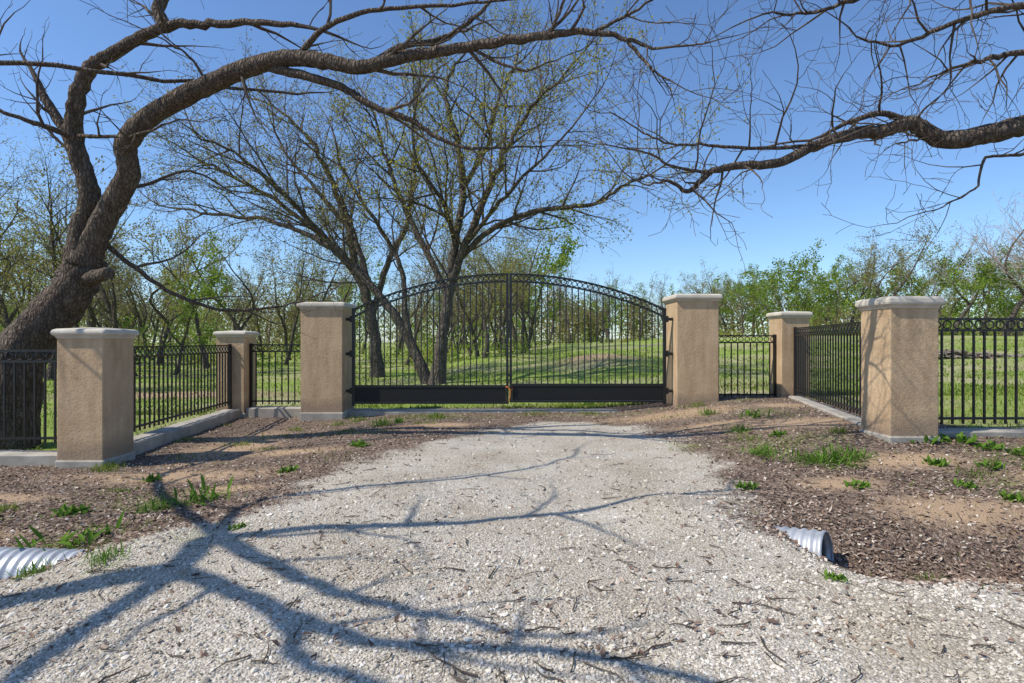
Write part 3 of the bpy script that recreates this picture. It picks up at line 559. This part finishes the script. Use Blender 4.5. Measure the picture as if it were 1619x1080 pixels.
for nm,args,mats,lab in [('woodland_tree',(10,1.1,.08,11),[BARKG,TWIGW,LO],'slender woodland tree with thin olive spring foliage'),
    ('woodland_tree',(11,1.2,.08,13),[BARKG,TWIGW,LY],'woodland tree with yellow green spring leaves'),
    ('woodland_tree',(9,1.0,.07,6,1,(1.6,2.4,2.8)),[BARKG,TWIGW,LO],'nearly bare twiggy woodland tree'),
    ('woodland_tree',(8,1.1,.11,26),[BARKG,TWIGW,LG],'fresh green leafy tree in the grassy field'),
    ('woodland_tree',(12,1.25,.05,1,1,(1.7,2.6,3.0)),[BARKG,TWIGP,LO],'tall bare tree with pale twigs'),
    ('woodland_tree',(5,1.0,.11,20,3),[BARKG,TWIGW,LG],'bushy bright green young tree'),
    ('woodland_tree',(10,1.1,.08,13,2),[BARKG,TWIGW,LY],'forked woodland tree with yellow green leaves'),
    ('woodland_tree',(11,1.15,.042,10,1,(1.7,2.6,3.2),.05,.006),[BARKG,TWIG,LY],'tall slender tree with small yellow green leaves')]:
    t=wood(*args); T=t.T.mesh('trunk',[mats[0]],True);C=t.C.mesh('crown',mats[1:],False); VAR.append((nm,T,C,lab))
def plant(v,x,y,sc,dz=-.1):
    nm,T,C,lab=VAR[v]; e=empty(nm,(x,y,float(zf(x,y))+dz),lab,'tree','trees of the surrounding woodland')
    e.scale=(sc*R.uniform(.9,1.15),sc*R.uniform(.9,1.15),sc); e.rotation_euler=(0,0,R.uniform(0,6.28))
    obj('trunk',T,e);obj('crown',C,e)
def at(px,D,v,sc): plant(v,(px-809.5)/F*D,D,sc)
for px,D,v,sc in [(20,18,7,.66),(-70,17,7,.7),(75,23,7,.8),(215,26,2,.95),(160,30,0,1),(275,27,3,.65),(330,33,6,.85),(395,30,0,.8),(250,38,1,.9),(450,38,2,.9),(490,33,1,.7),(120,36,1,1.0),(20,28,0,.95),(-90,26,1,.9),(765,34,0,.8),(740,46,6,.8),(830,48,3,1.2),(795,40,1,.75),(640,36,2,.8),(540,45,3,.9),
    (1235,66,5,1.3),(1275,62,5,1.4),(1300,80,3,1.1),(1340,62,1,1.0),(1395,54,0,1.0),(1375,64,0,1.0),(1440,62,6,.9),(1505,54,4,.95),(1585,50,4,1.15),(1640,46,4,1.05),(1550,60,4,1.0),(1490,58,5,1.3),(1610,60,5,1.3),(1190,80,3,1.0),(1150,84,1,.9),(1100,85,0,.95),(1320,58,5,1.1),(1210,86,3,1.1),(1560,52,5,1.1),(1460,72,1,1.0),(1010,80,0,.9),(950,75,2,.95),(900,70,0,.85),(1050,72,2,.85),(865,62,2,.95),(990,95,3,.9),(1250,76,6,.85),(1425,66,5,1.3),(1170,76,5,1.2),(1350,72,0,1.0),(1600,66,1,1.0)]:
    at(px,D,v,sc)
for i in range(54):
    D=R.uniform(38,80); px=R.uniform(-120,840); at(px,D,int(R.choice([0,0,1,2,2,3,6])),R.uniform(.75,1.05))
for i in range(24):
    D=R.uniform(66,100); px=R.uniform(840,1720); at(px,D,int(R.choice([0,0,1,2,3,6])),R.uniform(.7,.92))
b=Buf()
for i in range(290):
    D=R.uniform(85,170); px=R.uniform(-250,1900); x=(px-809.5)/F*D; z0=float(zf(x,D)); h=R.uniform(7.5,11)*(D/100)**.6*(1 if px<900 else .8)
    tube(b,[(x,D,z0-.3),(x+R.normal(0,.3),D,z0+h*.5),(x+R.normal(0,.6),D,z0+h*.9)],[.16,.12,.04],4,0)
    n=400; q=R.normal(0,1,(n,3)); q/=np.linalg.norm(q,axis=1)[:,None]; q*=R.uniform(.3,1,(n,1))**.5; A=np.array([x,D,z0+h*.47])+q*np.array([h*.38,h*.38,h*.52]); A[:,2]=np.maximum(A[:,2],z0+.1)
    leafquads(b,A,.27,1 if R.uniform()<.65 else 2)
o=obj('distant_wood',b.mesh('distant_wood',[TWIGW,LO,LG])); o['kind']='stuff';o['label']='hazy distant wood closing off the field';o['category']='woods'
b=Buf()
for i in range(280):
    D=R.uniform(34,82); px=R.uniform(-150,1750)
    if 850<px<1130 and D<62: continue
    if px>1130 and D<52: D+=28
    x=(px-809.5)/F*D; z0=float(zf(x,D)); h=R.uniform(.6,1.9); n=160
    A=np.array([x,D,z0+h*.4])+R.normal(0,1,(n,3))*np.array([h*.8,h*.6,h*.35]); A[:,2]=np.maximum(A[:,2],z0); leafquads(b,A,.10,0 if R.uniform()<.6 else 1)
o=obj('undergrowth',b.mesh('undergrowth',[LG,LY])); o['kind']='stuff';o['label']='low green brush along the wood edge';o['category']='brush'
b=Buf(); n=900; t_=R.uniform(0,1,n); x=17.0+t_*16; y=27+t_*1.5+R.normal(0,.25,n); s=R.uniform(.07,.17,n)
z=zf(x,y)+R.uniform(0,.45,n)*(.6+.4*np.sin(t_*9))-.05; stones(b,x-24,y-27,s,0,z); o=obj('stone_wall',b.mesh('stone_wall',[ROCK]),loc=(24,27,0)); o['label']='low rough stone wall across the green field';o['category']='wall'
# ---------------------------------------------------------------- light, sky, camera
sd=np.array([-.80,-.28,1.0]); sd=sd/np.linalg.norm(sd); elev=math.asin(sd[2])
w=bpy.data.worlds.new('World'); scn.world=w; w.use_nodes=True; nt=w.node_tree; bg=nt.nodes['Background']
sky=nt.nodes.new('ShaderNodeTexSky'); sky.sky_type='NISHITA'; sky.sun_disc=False; sky.sun_elevation=elev; sky.sun_rotation=math.atan2(sd[0],sd[1]); sky.air_density=1.0; sky.dust_density=.3; sky.ozone_density=3.0
tint=mix(nt,1.0,sky.outputs[0],(.86,1.01,1.18),'MULTIPLY')
nt.links.new(tint,bg.inputs[0]); bg.inputs[1].default_value=.15
L=bpy.data.lights.new('sun','SUN'); L.energy=5.0; L.angle=math.radians(.5); L.color=(1,.94,.84); so=bpy.data.objects.new('sun',L); COL.objects.link(so)
so.rotation_euler=Vector(-sd).to_track_quat('-Z','Y').to_euler(); so.location=(-20,-10,30)
cam=bpy.data.cameras.new('camera'); cam.sensor_width=36; cam.lens=36*F/1619; cam.clip_end=3000; cam.clip_start=.05
co=bpy.data.objects.new('camera',cam); COL.objects.link(co); co.location=(0,0,EYE); co.rotation_euler=(math.pi/2,0,0); scn.camera=co
scn.view_settings.view_transform='Standard'; scn.view_settings.look='None'; scn.view_settings.exposure=0
